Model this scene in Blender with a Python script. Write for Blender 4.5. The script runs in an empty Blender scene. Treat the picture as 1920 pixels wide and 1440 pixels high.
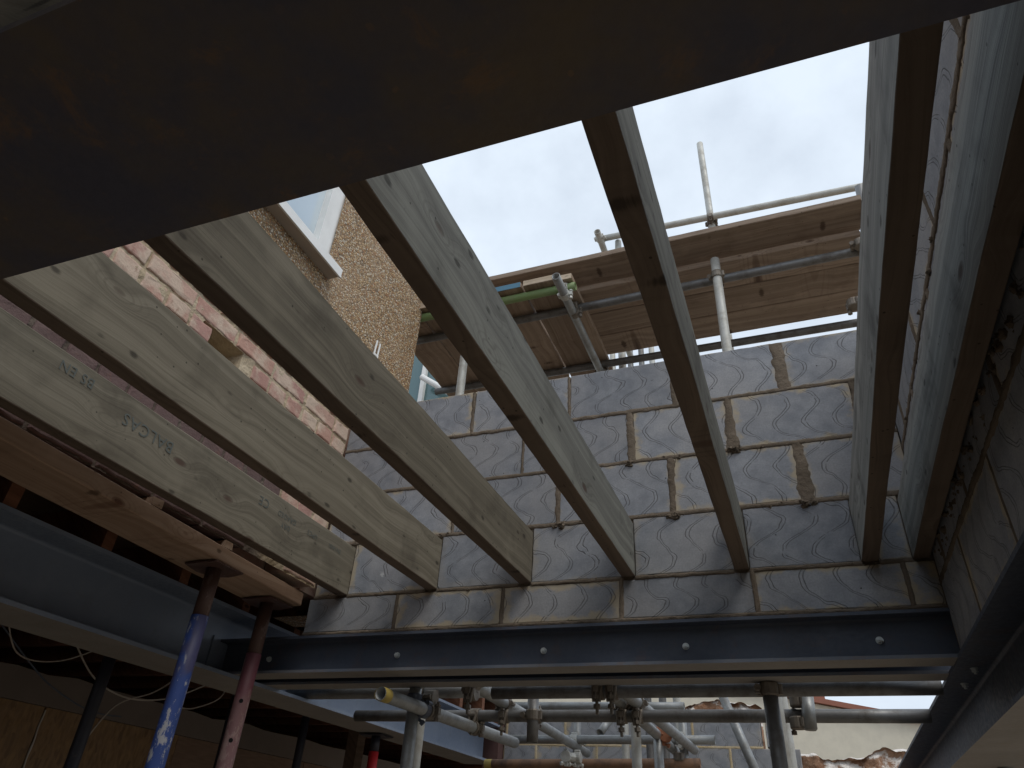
import bpy, math, random
from math import radians, sin, cos, pi
from mathutils import Vector, Matrix, noise as mn
random.seed(7)
scene = bpy.context.scene
C = scene.collection

# ------------------------------------------------------------------ camera, sky, sun, exposure
cam_d = bpy.data.cameras.new('camera'); cam = bpy.data.objects.new('camera', cam_d); C.objects.link(cam)
cam.location = (1.80638, -2.36878, -0.82305)
cam.rotation_euler = (2.16135, -0.05824, 0.36611)
cam_d.sensor_width = 36; cam_d.lens = 24.633; cam_d.clip_start = 0.05; cam_d.clip_end = 500
scene.camera = cam
SUN_EL, SUN_AZ = 55, 125          # azimuth measured clockwise from +Y
SUN_DIR = Vector((sin(radians(SUN_AZ))*cos(radians(SUN_EL)), cos(radians(SUN_AZ))*cos(radians(SUN_EL)), sin(radians(SUN_EL))))
world = bpy.data.worlds.new('World'); scene.world = world; world.use_nodes = True
wn = world.node_tree; wn.nodes.clear()
w_out = wn.nodes.new('ShaderNodeOutputWorld'); w_bg = wn.nodes.new('ShaderNodeBackground')
w_sky = wn.nodes.new('ShaderNodeTexSky'); w_sky.sky_type = 'NISHITA'; w_sky.sun_disc = False
w_sky.sun_elevation = radians(SUN_EL); w_sky.sun_rotation = radians(SUN_AZ); w_sky.dust_density = 3.0
w_tc = wn.nodes.new('ShaderNodeTexCoord'); w_ns = wn.nodes.new('ShaderNodeTexNoise')
w_ns.inputs['Scale'].default_value = 3.2; w_ns.inputs['Detail'].default_value = 6; w_ns.inputs['Roughness'].default_value = 0.55
w_rp = wn.nodes.new('ShaderNodeMapRange'); w_rp.inputs[1].default_value = 0.36; w_rp.inputs[2].default_value = 0.60
w_rp.inputs[3].default_value = 0.72; w_rp.inputs[4].default_value = 1.0
w_mx = wn.nodes.new('ShaderNodeMix'); w_mx.data_type = 'RGBA'
w_mx.inputs[7].default_value = (8.2, 9.2, 10.4, 1)
L = wn.links.new
L(w_tc.outputs['Generated'], w_ns.inputs['Vector']); L(w_ns.outputs['Fac'], w_rp.inputs[0]); L(w_rp.outputs[0], w_mx.inputs[0])
L(w_sky.outputs[0], w_mx.inputs[6]); L(w_mx.outputs[2], w_bg.inputs[0]); w_bg.inputs[1].default_value = 0.10
L(w_bg.outputs[0], w_out.inputs[0])
sun_d = bpy.data.lights.new('sun', 'SUN'); sun = bpy.data.objects.new('sun', sun_d); C.objects.link(sun)
sun_d.energy = 1.3; sun_d.angle = radians(25); sun_d.color = (1, .95, .87)
sun.rotation_euler = SUN_DIR.to_track_quat('Z', 'Y').to_euler()
scene.view_settings.view_transform = 'Standard'; scene.view_settings.look = 'None'
scene.view_settings.exposure = 0.0; scene.view_settings.gamma = 1
scene.render.engine = 'CYCLES'
scene.cycles.max_bounces = 8; scene.cycles.diffuse_bounces = 5

GZ = -2.45        # floor and ground; joist undersides are z = 0, far block wall face is y = 0

# ------------------------------------------------------------------ tiny node language
class S:
    nt = None
    def __init__(s, k): s.k = k
    def _m(a, op, b=None, c=None):
        n = S.nt.nodes.new('ShaderNodeMath'); n.operation = op
        for i, v in enumerate((a, b, c)):
            if v is None: continue
            if isinstance(v, S): S.nt.links.new(v.k, n.inputs[i])
            else: n.inputs[i].default_value = v
        return S(n.outputs[0])
    def __add__(a, b): return a._m('ADD', b)
    def __radd__(a, b): return a._m('ADD', b)
    def __sub__(a, b): return a._m('SUBTRACT', b)
    def __rsub__(a, b): return S._m(b, 'SUBTRACT', a)
    def __mul__(a, b): return a._m('MULTIPLY', b)
    def __rmul__(a, b): return a._m('MULTIPLY', b)
    def __truediv__(a, b): return a._m('DIVIDE', b)
def put(v, sock):
    if isinstance(v, S): S.nt.links.new(v.k, sock)
    elif isinstance(v, (tuple, list)) and len(v) == 3 and sock.type == 'RGBA': sock.default_value = (*v, 1)
    else: sock.default_value = v
def mapr(v, a, b, c=0., d=1., smooth=True):
    n = S.nt.nodes.new('ShaderNodeMapRange'); n.interpolation_type = 'SMOOTHSTEP' if smooth else 'LINEAR'
    for i, q in enumerate((v, a, b, c, d)): put(q, n.inputs[i])
    return S(n.outputs[0])
def mix(f, a, b):
    n = S.nt.nodes.new('ShaderNodeMix'); n.data_type = 'RGBA'
    put(f, n.inputs[0]); put(a, n.inputs[6]); put(b, n.inputs[7]); return S(n.outputs[2])
def noise(v, sc, det=3, rough=.5, dist=0., col=False):
    n = S.nt.nodes.new('ShaderNodeTexNoise'); put(v, n.inputs['Vector'])
    n.inputs['Scale'].default_value = sc; n.inputs['Detail'].default_value = det; n.inputs['Roughness'].default_value = rough
    n.inputs['Distortion'].default_value = dist
    return S(n.outputs['Color' if col else 'Fac'])
def vor(v, sc, feat='F1', out='Distance', rnd=1.):
    n = S.nt.nodes.new('ShaderNodeTexVoronoi'); n.feature = feat; put(v, n.inputs['Vector'])
    n.inputs['Scale'].default_value = sc; n.inputs['Randomness'].default_value = rnd; return S(n.outputs[out])
def coord(k='Object'):
    return S(S.nt.nodes.new('ShaderNodeTexCoord').outputs[k])
def xyz(v):
    n = S.nt.nodes.new('ShaderNodeSeparateXYZ'); put(v, n.inputs[0]); return [S(o) for o in n.outputs]
def vec(x, y, z):
    n = S.nt.nodes.new('ShaderNodeCombineXYZ')
    for q, i in zip((x, y, z), n.inputs): put(q, i)
    return S(n.outputs[0])
def uvm(name):
    n = S.nt.nodes.new('ShaderNodeUVMap'); n.uv_map = name; return S(n.outputs[0])
def orand(): return S(S.nt.nodes.new('ShaderNodeObjectInfo').outputs['Random'])
def bump(h, dist, st=1., nrm=None):
    n = S.nt.nodes.new('ShaderNodeBump'); put(h, n.inputs['Height']); n.inputs['Distance'].default_value = dist
    n.inputs['Strength'].default_value = st
    if nrm: put(nrm, n.inputs['Normal'])
    return S(n.outputs[0])
def hsv(c, h=.5, s=1., v=1.):
    n = S.nt.nodes.new('ShaderNodeHueSaturation'); put(c, n.inputs['Color']); put(h, n.inputs[0]); put(s, n.inputs[1]); put(v, n.inputs[2])
    return S(n.outputs[0])
def material(name, fn):
    m = bpy.data.materials.new(name); m.use_nodes = True; S.nt = m.node_tree
    b = m.node_tree.nodes['Principled BSDF']
    for k, v in fn().items(): put(v, b.inputs[k])
    return m

# ------------------------------------------------------------------ materials
def wood(c1, c2, c3, knot, knots=True, gscale=1., grime=.35, rough=.8, axis='y', gbump=.0011):
    """long-grained timber; grain follows the object's y axis (or x)"""
    def f():
        X, Y, Z = xyz(coord()); r = orand()
        if axis == 'x': X, Y = Y, X
        if axis == 'z': Y, Z = Z, Y
        Y = Y + r*37.; base = vec(X, Y, Z + r*5.)
        warp = noise(vec(X*2., Y*1.1, Z*2. + r*9.), 1.6, 2) - .5
        kv = vec(X*.35, Y*3.6, Z*8.5)
        g = (Z + X*.9) + warp*.07
        if knots:
            kd = vor(kv, 1.0); kn = mapr(kd, .05, .115, 1., 0.); kh = mapr(kd, .08, .45, 1., 0.)
            g = g + kh*.028
        fine = noise(vec(g*150.*gscale, Y*2.2, X*3.), 1., 4, .6)
        band = noise(vec(g*42.*gscale, Y*.55, 0.), 1., 2, .5)
        col = mix(mapr(band, .36, .66), c1, c2)
        col = mix(mapr(fine, .5, .72)*.5, col, c3); col = hsv(col, .5, 1., mapr(r, 0., 1., .86, 1.12, False))
        blot = noise(base, 5.5, 4, .6)
        col = mix(mapr(blot, .5, .78)*grime, col, tuple(q*.55 for q in c3))
        pale = noise(vec(X*3., Y*1.7, Z*3.), 3.1, 3, .6)
        col = mix(mapr(pale, .55, .75)*.4, col, tuple(min(1, q*1.3) for q in c2))
        speck = vor(base, 26.); col = mix(mapr(speck, .05, .09, .75, 0.), col, tuple(q*.3 for q in c3))
        fl = vor(vec(X*3., Y*8., Z*16. + r*3.), 1.); col = mix(mapr(fl + (fine - .5)*.2, .07, .15, .8, 0.), col, tuple(q*.45 for q in c3))
        h = fine
        if knots:
            ring = mapr(vor(kv, 1.0)._m('MULTIPLY', 85.)._m('SINE'), .2, 1.)*kh
            col = mix(ring*.35, col, c3); col = mix(kn*.85, col, knot); h = h - kn*.6
        saw = noise(vec(X, Y*260., Z*4.), 1., 1)
        return {'Base Color': col, 'Roughness': rough, 'Specular IOR Level': .25, 'Normal': bump(h + saw*.22, gbump, .8)}
    return f
M = {}
M['joist'] = material('treated_joist_wood', wood((.142, .124, .092), (.195, .172, .13), (.085, .07, .052), (.07, .04, .03), grime=.5))
M['joist_grey'] = material('grey_weathered_joist_wood', wood((.150, .152, .14), (.215, .22, .20), (.088, .084, .072), (.08, .05, .04), grime=.65))
M['joist_pale'] = material('pale_joist_wood_painted_skylight', wood((.27, .28, .27), (.37, .38, .365), (.15, .15, .145), (.08, .05, .04), grime=.7))  # paler copy of the grey wood; sky light on the right joists painted in
M['joist_edge'] = material('brown_joist_underside', wood((.13, .098, .075), (.17, .13, .10), (.08, .057, .043), (.07, .035, .025), grime=.3))  # darker, warmer brown on the joist undersides only
M['orange_timber'] = material('orange_plank_wood', wood((.31, .205, .14), (.38, .265, .19), (.20, .115, .07), (.12, .05, .03)))
M['board'] = material('scaffold_board_wood', wood((.27, .205, .155), (.35, .275, .215), (.15, .09, .06), (.08, .045, .03), axis='x', gscale=.8))
M['board_y'] = material('scaffold_board_wood_lengthwise', wood((.28, .21, .155), (.36, .28, .215), (.15, .085, .055), (.08, .045, .03), gscale=.8))
M['board_end'] = material('pale_board_end', wood((.44, .36, .27), (.52, .43, .33), (.26, .19, .13), (.2, .12, .08), knots=False, axis='x'))
M['old_wood'] = material('old_red_brown_wood', wood((.13, .055, .03), (.18, .08, .045), (.06, .025, .015), (.03, .012, .01)))
M['deck'] = material('dark_floor_boards', wood((.10, .065, .045), (.13, .085, .06), (.05, .03, .02), (.03, .02, .015)))

def f_block():
    lu, lv, _ = xyz(uvm('local')); r1, r2, _ = xyz(uvm('rnd')); sw, sh, _ = xyz(uvm('size'))
    P = vec(lu + r1*13., lv + r2*7., 0.)
    wob = noise(P, 9., 2) - .5; wob2 = noise(P, 45., 2) - .5
    sgn = mapr(r2, .49, .51, -1., 1.)
    t = (lv + r1*.31 + wob*.05)/(r2*.07 + .165)
    tri = (t._m('FRACT') - .5)._m('ABSOLUTE')*2.
    tri = mapr(tri, .10, .92)
    skew = tri*.082*sgn + lv*.30*sgn
    s = lu + skew + wob*.05 + wob2*.004 + r1*.2
    g = (s/.100)._m('FRACT')*.100
    l1 = mapr((g - .030)._m('ABSOLUTE'), .0005, .0023, 1., 0.); l2 = mapr((g - .042 - wob2*.006)._m('ABSOLUTE'), .0005, .0023, 1., 0.)
    present = mapr(noise(P, 22., 2), .33, .42)
    groove = l1._m('MAXIMUM', l2)*present
    n1 = noise(P, 14., 5, .65); n2 = noise(P, 160., 3, .7); n3 = noise(P, 3.5, 3)
    col = mix(mapr(n1, .3, .75), (.222, .234, .258), (.33, .342, .366))
    col = mix(mapr(n3, .4, .7)*.6, col, (.36, .35, .345))
    col = hsv(col, .5, 1., mapr(r2, 0., 1., .86, 1.12, False))
    col = mix(mapr(n2, .35, .7)*.28, col, (.13, .13, .14))
    # mortar smear near the block edges
    ex = (lu._m('MINIMUM', sw - lu)); ey = lv._m('MINIMUM', sh - lv)
    e = (ex*.75)._m('MINIMUM', ey*1.3)
    sm = mapr(e + (noise(P, 16., 4, .6) - .5)*.10 + (r1 - .5)*.03, -.008, .020, 1., 0.)*mapr(r2, .15, .6, .12, 1.)
    col = mix(sm*.72, col, (.47, .375, .235))
    wh = mapr(noise(P, 7.5, 4, .7), .70, .76)*.5; col = mix(wh, col, (.66, .66, .66))
    col = mix(groove*.68, col, (.085, .08, .08))
    pit = mapr(vor(P, 15.), .02, .045, 1., 0.); col = mix(pit*.9, col, (.03, .03, .03))
    return {'Base Color': col, 'Roughness': .88, 'Specular IOR Level': .2,
            'Normal': bump(n2*.25 + n1*.4 - groove*1.1 - pit*2., .0018, .8)}
M['block'] = material('aerated_concrete_block', f_block)
def f_mortar(c1, c2, dark_low=False):
    def f():
        P = coord(); n = noise(P, 60., 5, .7); m = noise(P, 7., 3)
        col = mix(mapr(m, .35, .7), c1, c2); col = mix(mapr(n, .5, .75)*.45, col, tuple(q*.5 for q in c1))
        if dark_low:
            X, Y, Z = xyz(P); col = mix(mapr(Z + m*.1, 2.92, 2.97, 1., 0.)*mapr(Y + m*.1, .62, .75, 1., 0.)*.88, col, (.085, .065, .06))  # darkens the mortar low down, towards the camera end
        return {'Base Color': col, 'Roughness': .95, 'Specular IOR Level': .1, 'Normal': bump(n, .006, 1.)}
    return f
M['mortar'] = material('brown_mortar', f_mortar((.135, .107, .08), (.20, .16, .122)))
M['lime_dark_low'] = material('lime_mortar_darker_low_down', f_mortar((.42, .33, .22), (.52, .43, .31), True))
M['lime'] = material('yellow_lime_mortar', f_mortar((.46, .36, .22), (.58, .48, .33)))
def f_brick():
    P = coord(); r1, r2, _ = xyz(uvm('rnd')); n = noise(P, 25., 5, .7); m = noise(P, 9., 4, .6); q = noise(P, 90., 3, .7)
    col = mix(mapr(r1, 0., 1.), (.47, .28, .22), (.56, .39, .31))
    col = mix(mapr(r2, .45, 1.)*.8, col, (.40, .225, .195))
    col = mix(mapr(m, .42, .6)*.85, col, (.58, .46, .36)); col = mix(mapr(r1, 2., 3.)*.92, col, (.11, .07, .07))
    col = mix(mapr(n, .58, .74)*.6, col, (.24, .12, .085))
    return {'Base Color': col, 'Roughness': .93, 'Specular IOR Level': .15, 'Normal': bump(n + q*.5, .004, 1.)}
M['brick'] = material('pink_soft_brick', f_brick)
def f_pebble():
    P = coord(); w = noise(P, 30., 2, col=True)
    n = S.nt.nodes.new('ShaderNodeVectorMath'); n.operation = 'MULTIPLY_ADD'
    put(w, n.inputs[0]); n.inputs[1].default_value = (.012,)*3; put(P, n.inputs[2]); Q = S(n.outputs[0])
    d = vor(Q, 108.); c = vor(Q, 108., out='Color'); r, g, b = xyz(c)
    col = mix(mapr(r, 0., 1.), (.38, .23, .10), (.66, .48, .27))
    col = mix(mapr(g, .72, .76), col, (.68, .60, .48)); col = mix(mapr(g, .0, .24, 1., 0.)*.9, col, (.075, .055, .04))
    col = mix(mapr(b, .80, .84), col, (.42, .20, .08))
    col = mix(mapr(d, .40, .62)*.85, col, (.16, .105, .06))
    bl = noise(P, 5., 4); col = mix(mapr(bl, .4, .7)*.28, col, (.44, .32, .21))
    return {'Base Color': col, 'Roughness': .8, 'Normal': bump(mapr(d, 0., .6, 1., 0.), .006, 1.)}
M['pebble'] = material('pebbledash_render', f_pebble)
def f_steel(base, dust_bounce, rust, amt, rough=.55, spec=.4, dustamt=.5, rlo=.52):
    def f():
        P = coord(); n = noise(P, 4., 5, .65); m = noise(P, 13., 5, .7, .4); s = noise(P, 70., 3, .6); w_ = noise(P, 20., 3, .6, 1.5); v = vor(P, 31.) + (w_ - .5)*.5
        col = mix(mapr(n, .35, .7)*dustamt, base, dust_bounce)
        rm = mapr(m, rlo, rlo + .16)*amt; col = mix(rm*.7, col, rust)
        sp = mapr(v, .06, .13, 1., 0.)*amt*.4*mapr(n, .4, .6); col = mix(sp, col, tuple(min(1, q*1.3) for q in rust))
        return {'Base Color': col, 'Roughness': mapr(s, .3, .7, rough - .08, rough + .12), 'Specular IOR Level': spec, 'Normal': bump(s + m*.6, .0007, .7)}
    return f
M['steel'] = material('dark_primed_steel', f_steel((.060, .073, .102), (.10, .113, .142), (.13, .07, .045), .35))
M['steel_left'] = material('grey_primed_steel', f_steel((.17, .205, .27), (.24, .275, .34), (.12, .10, .08), .2, rough=.42))
M['steel_near'] = material('rusty_dark_steel', f_steel((.085, .085, .115), (.145, .112, .075), (.22, .13, .07), .8, rough=.7, spec=.25, dustamt=.9, rlo=.55))
M['steel_edge'] = material('steel_edge_painted_gloss', f_steel((.13, .15, .19), (.22, .21, .20), (.16, .10, .07), .5, rough=.4))  # gloss highlight on the bottom flange edges painted as lighter steel
M['dust_bounce'] = material('dust_and_bounce_flange_steel', f_steel((.225, .21, .195), (.30, .28, .26), (.22, .175, .135), .3, rough=.8, spec=.2))  # dusty tan undersides, with bounce light from the floor put into the colour
def f_tube(base, dark, amt=.5, rough=.42, metal=.55):
    def f():
        P = coord(); n = noise(P, 12., 5, .7); m = noise(P, 55., 4, .7)
        col = mix(mapr(n, .42, .72)*amt, base, dark); col = mix(mapr(m, .6, .75)*.5*amt, col, tuple(q*.5 for q in dark))
        return {'Base Color': col, 'Roughness': mapr(n, .3, .7, rough, rough + .2), 'Metallic': metal, 'Normal': bump(m, .0006, .7)}
    return f
M['galv'] = material('galvanised_tube', f_tube((.30, .31, .31), (.17, .145, .12)))
M['galv_pale'] = material('pale_galvanised_tube', f_tube((.50, .50, .47), (.31, .28, .23), .55, .5, .25))
M['galv_dark'] = material('weathered_tube', f_tube((.19, .19, .19), (.10, .085, .07), .7, .45))
M['rust_tube'] = material('rusty_tube', f_tube((.26, .15, .09), (.10, .07, .06), .9, .7, .1))
M['green'] = material('green_painted_tube', f_tube((.20, .30, .12), (.26, .27, .17), .5, .55, .0))
M['coupler'] = material('coupler_metal', f_tube((.20, .175, .145), (.10, .07, .055), .8, .5, .5))
M['coupler_rust'] = material('rusty_coupler_metal', f_tube((.36, .15, .08), (.18, .09, .06), .8, .75, .1))
M['yellow'] = material('yellow_paint_band', f_tube((.42, .32, .08), (.22, .18, .10), .6, .6, 0.))
M['bolt'] = material('zinc_bolt', f_tube((.62, .66, .66), (.40, .42, .42), .4, .4, .4))
def f_flake(paint, under, lo=.5, third=None):
    def f():
        X, Y, Z = xyz(coord()); P = vec(X, Y, Z*.45); n = noise(P, 30., 6, .78); m = noise(P, 9., 3)
        col = mix(mapr(n, lo, lo + .05), paint, under)
        if third: col = mix(mapr(m, .52, .6), col, third)
        return {'Base Color': col, 'Roughness': .55, 'Normal': bump(n, .001, .7)}
    return f
M['blue_prop'] = material('worn_blue_paint', f_flake((.03, .065, .24), (.36, .36, .39), .545, (.06, .06, .14)))
M['purple_prop'] = material('faded_red_purple_paint', f_flake((.20, .105, .11), (.27, .18, .17), .5, (.16, .055, .07)))
M['rust_prop'] = material('rust_brown_paint', f_flake((.10, .055, .045), (.16, .11, .10), .55))
M['dark_prop'] = material('dark_blue_black_paint', f_flake((.02, .02, .03), (.05, .04, .045), .6))
M['red_prop'] = material('bright_red_paint', f_flake((.48, .015, .02), (.3, .05, .05), .68))
def flat(name, c, rough=.8, **k):
    def f():
        P = coord(); n = noise(P, 8., 4, .6); d = {'Base Color': mix(mapr(n, .35, .7)*.5, c, tuple(q*.82 for q in c)), 'Roughness': rough, 'Normal': bump(noise(P, 60., 3), .0008, .5)}
        d.update(k); return d
    return material(name, f)
M['black'] = flat('black_void_paint', (.004, .004, .004), 1.)
M['ink'] = flat('grey_stamp_ink', (.105, .115, .105), .9)
M['blue_end'] = flat('blue_painted_board_end', (.08, .20, .30), .7)
M['upvc'] = flat('white_upvc', (.80, .80, .78), .35)
M['sillc'] = flat('stone_sill', (.46, .40, .34), .7)
M['cream'] = flat('cream_render', (.66, .61, .50), .9)
M['tile'] = flat('red_roof_tile', (.30, .12, .08), .8)
M['limew'] = flat('white_lime_crust', (.74, .70, .66), .9)
M['cable'] = flat('grey_white_cable', (.40, .35, .30), .6)
M['plaster'] = flat('grey_brown_lintel_concrete', (.15, .12, .10), .9)
M['darkbrick'] = flat('dark_purple_brick', (.09, .045, .04), .9)
def f_glass():
    P = coord(); return {'Base Color': mix(mapr(noise(P, 1.2, 2), .4, .6), (.42, .50, .56), (.52, .60, .66)), 'Roughness': .05, 'Metallic': .35, 'Specular IOR Level': .9}
M['glass'] = material('reflecting_window_glass', f_glass)
def f_tglass(): return {'Base Color': (.10, .17, .18), 'Roughness': .12, 'Metallic': .2, 'Specular IOR Level': .7}
M['teal'] = material('teal_tinted_glass', f_tglass)
def f_osb():
    X, Y, Z = xyz(coord()); n = noise(vec(X*10., Y*55., Z*16.), 1., 3, .6, .6); v = vor(vec(X, Y*2.2, Z*.8), 26., out='Color'); r, g, b = xyz(v)
    col = mix(mapr(n, .3, .7), (.15, .085, .035), (.25, .15, .065)); col = mix(r*.45, col, (.20, .125, .07)); col = mix(mapr(g, .85, .9)*.5, col, (.09, .05, .025))
    return {'Base Color': col, 'Roughness': .75, 'Normal': bump(r, .001, .6)}
M['osb'] = material('strand_board', f_osb)
def f_ply():
    X, Y, Z = xyz(coord()); n = noise(vec(X*8., Y*9., Z*90.), 1., 3, .6)
    return {'Base Color': mix(mapr(n, .3, .7), (.14, .085, .055), (.19, .12, .08)), 'Roughness': .8}
M['ply'] = material('brown_plywood', f_ply)
def f_ground():
    P = coord(); n = noise(P, 1.7, 6, .65); m = noise(P, 30., 4, .7)
    col = mix(mapr(n, .35, .65), (.25, .205, .155), (.34, .29, .225)); col = mix(mapr(m, .55, .7)*.3, col, (.2, .15, .11))
    return {'Base Color': col, 'Roughness': .95, 'Normal': bump(m, .01, .8)}
M['ground'] = material('dusty_site_ground', f_ground)
def f_rubble():
    P = coord(); n = noise(P, 9., 6, .7); m = noise(P, 30., 4, .7); v = vor(P, 6.)
    X, Y, Z = xyz(P); col = mix(mapr(n, .35, .65), (.25, .125, .065), (.46, .29, .19)); col = mix(mapr(v, .1, .5)*.3, col, (.16, .075, .045)); nz = xyz(coord('Normal'))[2]
    col = mix(mapr(nz + (n - .5)*2.2 + (m - .5)*.8, .25, .6), col, (.72, .67, .62)); col = mix(mapr(noise(P, 5., 4, .7), .6, .68)*.7, col, (.62, .52, .44))
    return {'Base Color': col, 'Roughness': .95, 'Normal': bump(n + m*.4, .03, 1.)}
M['rubble'] = material('broken_orange_brick', f_rubble)

# ------------------------------------------------------------------ mesh helper
class MB:
    def __init__(s): s.v = []; s.f = []; s.uv = {}
    def add(s, vs, fs, uvs=None):
        b = len(s.v); s.v += [tuple(q) for q in vs]
        for i, f in enumerate(fs):
            s.f.append([b + k for k in f])
            if uvs: s.uv[len(s.f) - 1] = uvs[i]
    def box(s, x0, x1, y0, y1, z0, z1, jit=0):
        vs = [(x, y, z) for z in (z0, z1) for y in (y0, y1) for x in (x0, x1)]
        if jit: vs = [tuple(c + random.uniform(-jit, jit) for c in v) for v in vs]
        s.add(vs, [(0, 2, 3, 1), (4, 5, 7, 6), (0, 1, 5, 4), (2, 6, 7, 3), (0, 4, 6, 2), (1, 3, 7, 5)])
    def loft(s, rings, caps=True, close=True):
        n = len(rings[0]); b = len(s.v)
        for r in rings: s.v += [tuple(q) for q in r]
        for i in range(len(rings) - 1):
            for j in range(n if close else n - 1):
                k = (j + 1) % n; s.f.append([b + i*n + j, b + i*n + k, b + (i + 1)*n + k, b + (i + 1)*n + j])
        if caps: s.f.append([b + j for j in reversed(range(n))]); s.f.append([b + (len(rings) - 1)*n + j for j in range(n)])
    def tube(s, pts, r, n=14, inner=0, caps=True):
        pts = [Vector(p) for p in pts]
        if not isinstance(r, (list, tuple)): r = [r]*len(pts)
        d0 = (pts[-1] - pts[0]).normalized(); up = Vector((0, 0, 1)) if abs(d0.z) < .9 else Vector((1, 0, 0))
        rings = []
        for i, p in enumerate(pts):
            d = (pts[min(i + 1, len(pts) - 1)] - pts[max(i - 1, 0)]).normalized()
            a = d.cross(up).normalized(); b_ = a.cross(d)
            rings.append([(p + (a*cos(t) + b_*sin(t))*r[i]) for t in [2*pi*k/n for k in range(n)]])
        if inner:
            # hollow ends, 12 cm deep
            d = d0
            def ring(p, rad):
                a = d.cross(up).normalized(); b_ = a.cross(d); return [(p + (a*cos(t) + b_*sin(t))*rad) for t in [2*pi*k/n for k in range(n)]]
            rings = [ring(pts[0] + d*.12, inner), ring(pts[0], inner)] + rings + [ring(pts[-1], inner), ring(pts[-1] - d*.12, inner)]
        s.loft(rings, caps)
    def build(s, name, mat, parent=None, origin=None, smooth=False):
        o0 = Vector(origin) if origin is not None else (parent_world(parent) if parent else Vector((0, 0, 0)))
        me = bpy.data.meshes.new(name); me.from_pydata([tuple(Vector(v) - o0) for v in s.v], [], s.f)
        if s.uv:
            for k in ('local', 'rnd', 'size'):
                l = me.uv_layers.new(name=k)
                for pi_, poly in enumerate(me.polygons):
                    d = s.uv.get(pi_)
                    if d:
                        for li, c in zip(poly.loop_indices, d[k]): l.data[li].uv = c
        me.materials.append(mat)
        if smooth:
            for p in me.polygons: p.use_smooth = len(p.vertices) <= 4
        me.update(); o = bpy.data.objects.new(name, me); C.objects.link(o)
        if parent: o.parent = parent
        else: o.location = o0
        return o
def parent_world(p):
    v = Vector(p.location)
    while p.parent: p = p.parent; v += p.location
    return v
def tag(o, label=None, cat=None, group=None, kind=None):
    for k, v in (('label', label), ('category', cat), ('group', group), ('kind', kind)):
        if v: o[k] = v
    return o
def thing(name, label, cat, loc=(0, 0, 0), group=None):
    o = bpy.data.objects.new(name, None); C.objects.link(o); o.location = loc; o.empty_display_size = .05
    return tag(o, label, cat, group)
def N3(p, s=1.): return mn.noise(Vector(p)*s)

# ------------------------------------------------------------------ ground
g = MB(); g.add([(-150, -150, GZ), (150, -150, GZ), (150, 150, GZ), (-150, 150, GZ)], [(0, 1, 2, 3)])
tag(g.build('ground', M['ground']), kind='structure')

# ------------------------------------------------------------------ joists
JX = [0.1345, 0.5365, 0.9205, 1.3050, 1.6860, 2.0715, 2.2135]     # right faces
JW, JD = .047, .198
def plank_rings(xa, xb, y0, y1, z0, z1, seed, n=40, amp=.0012, r=.003, bend=0, lean=0):
    rings = []
    for i in range(n + 1):
        t = i/n; y = y0 + (y1 - y0)*t
        o = [mn.noise(Vector((seed*3.1 + k*7.7, y*2.2, 0))) for k in range(4)]; q = [mn.noise(Vector((seed*5.3 + k*4.1, y*17., 3))) for k in range(4)]
        a, b, c, d = [amp*(o[k]*1.6 + q[k]*.8) for k in range(4)]
        X0, X1, Z0, Z1 = xa + a, xb + b, z0 + c, z1 + d
        sh = bend*sin(pi*t); X0 += sh; X1 += sh
        le = lean*(1 - t)
        rings.append([(X0 + r, y, Z0), (X1 - r, y, Z0), (X1 - r*.3, y, Z0 + r*.3), (X1, y, Z0 + r), (X1 + le, y, Z1 - r), (X1 - r + le, y, Z1), (X0 + r + le, y, Z1), (X0 + le, y, Z1 - r), (X0, y, Z0 + r), (X0 + r*.3, y, Z0 + r*.3)])
    return rings
def plank(name, mat, parent, xa, xb, y0, y1, z0, z1, seed=0, edge_mat=None, origin=None, **k):
    m = MB(); rings = plank_rings(xa, xb, y0, y1, z0, z1, seed, **k); m.loft(rings)
    o = m.build(name, mat, parent, origin)
    if edge_mat:
        o.data.materials.append(edge_mat)
        for p in o.data.polygons:
            if p.center.z < min(v.co.z for v in o.data.vertices) + .004 and len(p.vertices) == 4: p.material_index = 1
    return o
JL = ['stamped grey-green timber joist nearest the brick house wall', 'timber joist second from the brick wall, next to the stamped joist',
      'timber joist third from the brick wall, with pebbledash showing above it', 'knotty timber joist in the middle, crossing the window corner and the green tube',
      'timber joist crossing the open sky left of the white scaffold standard', 'timber joist right of the sky opening, left of the close pair',
      'timber joist hard against the right block wall']
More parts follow.
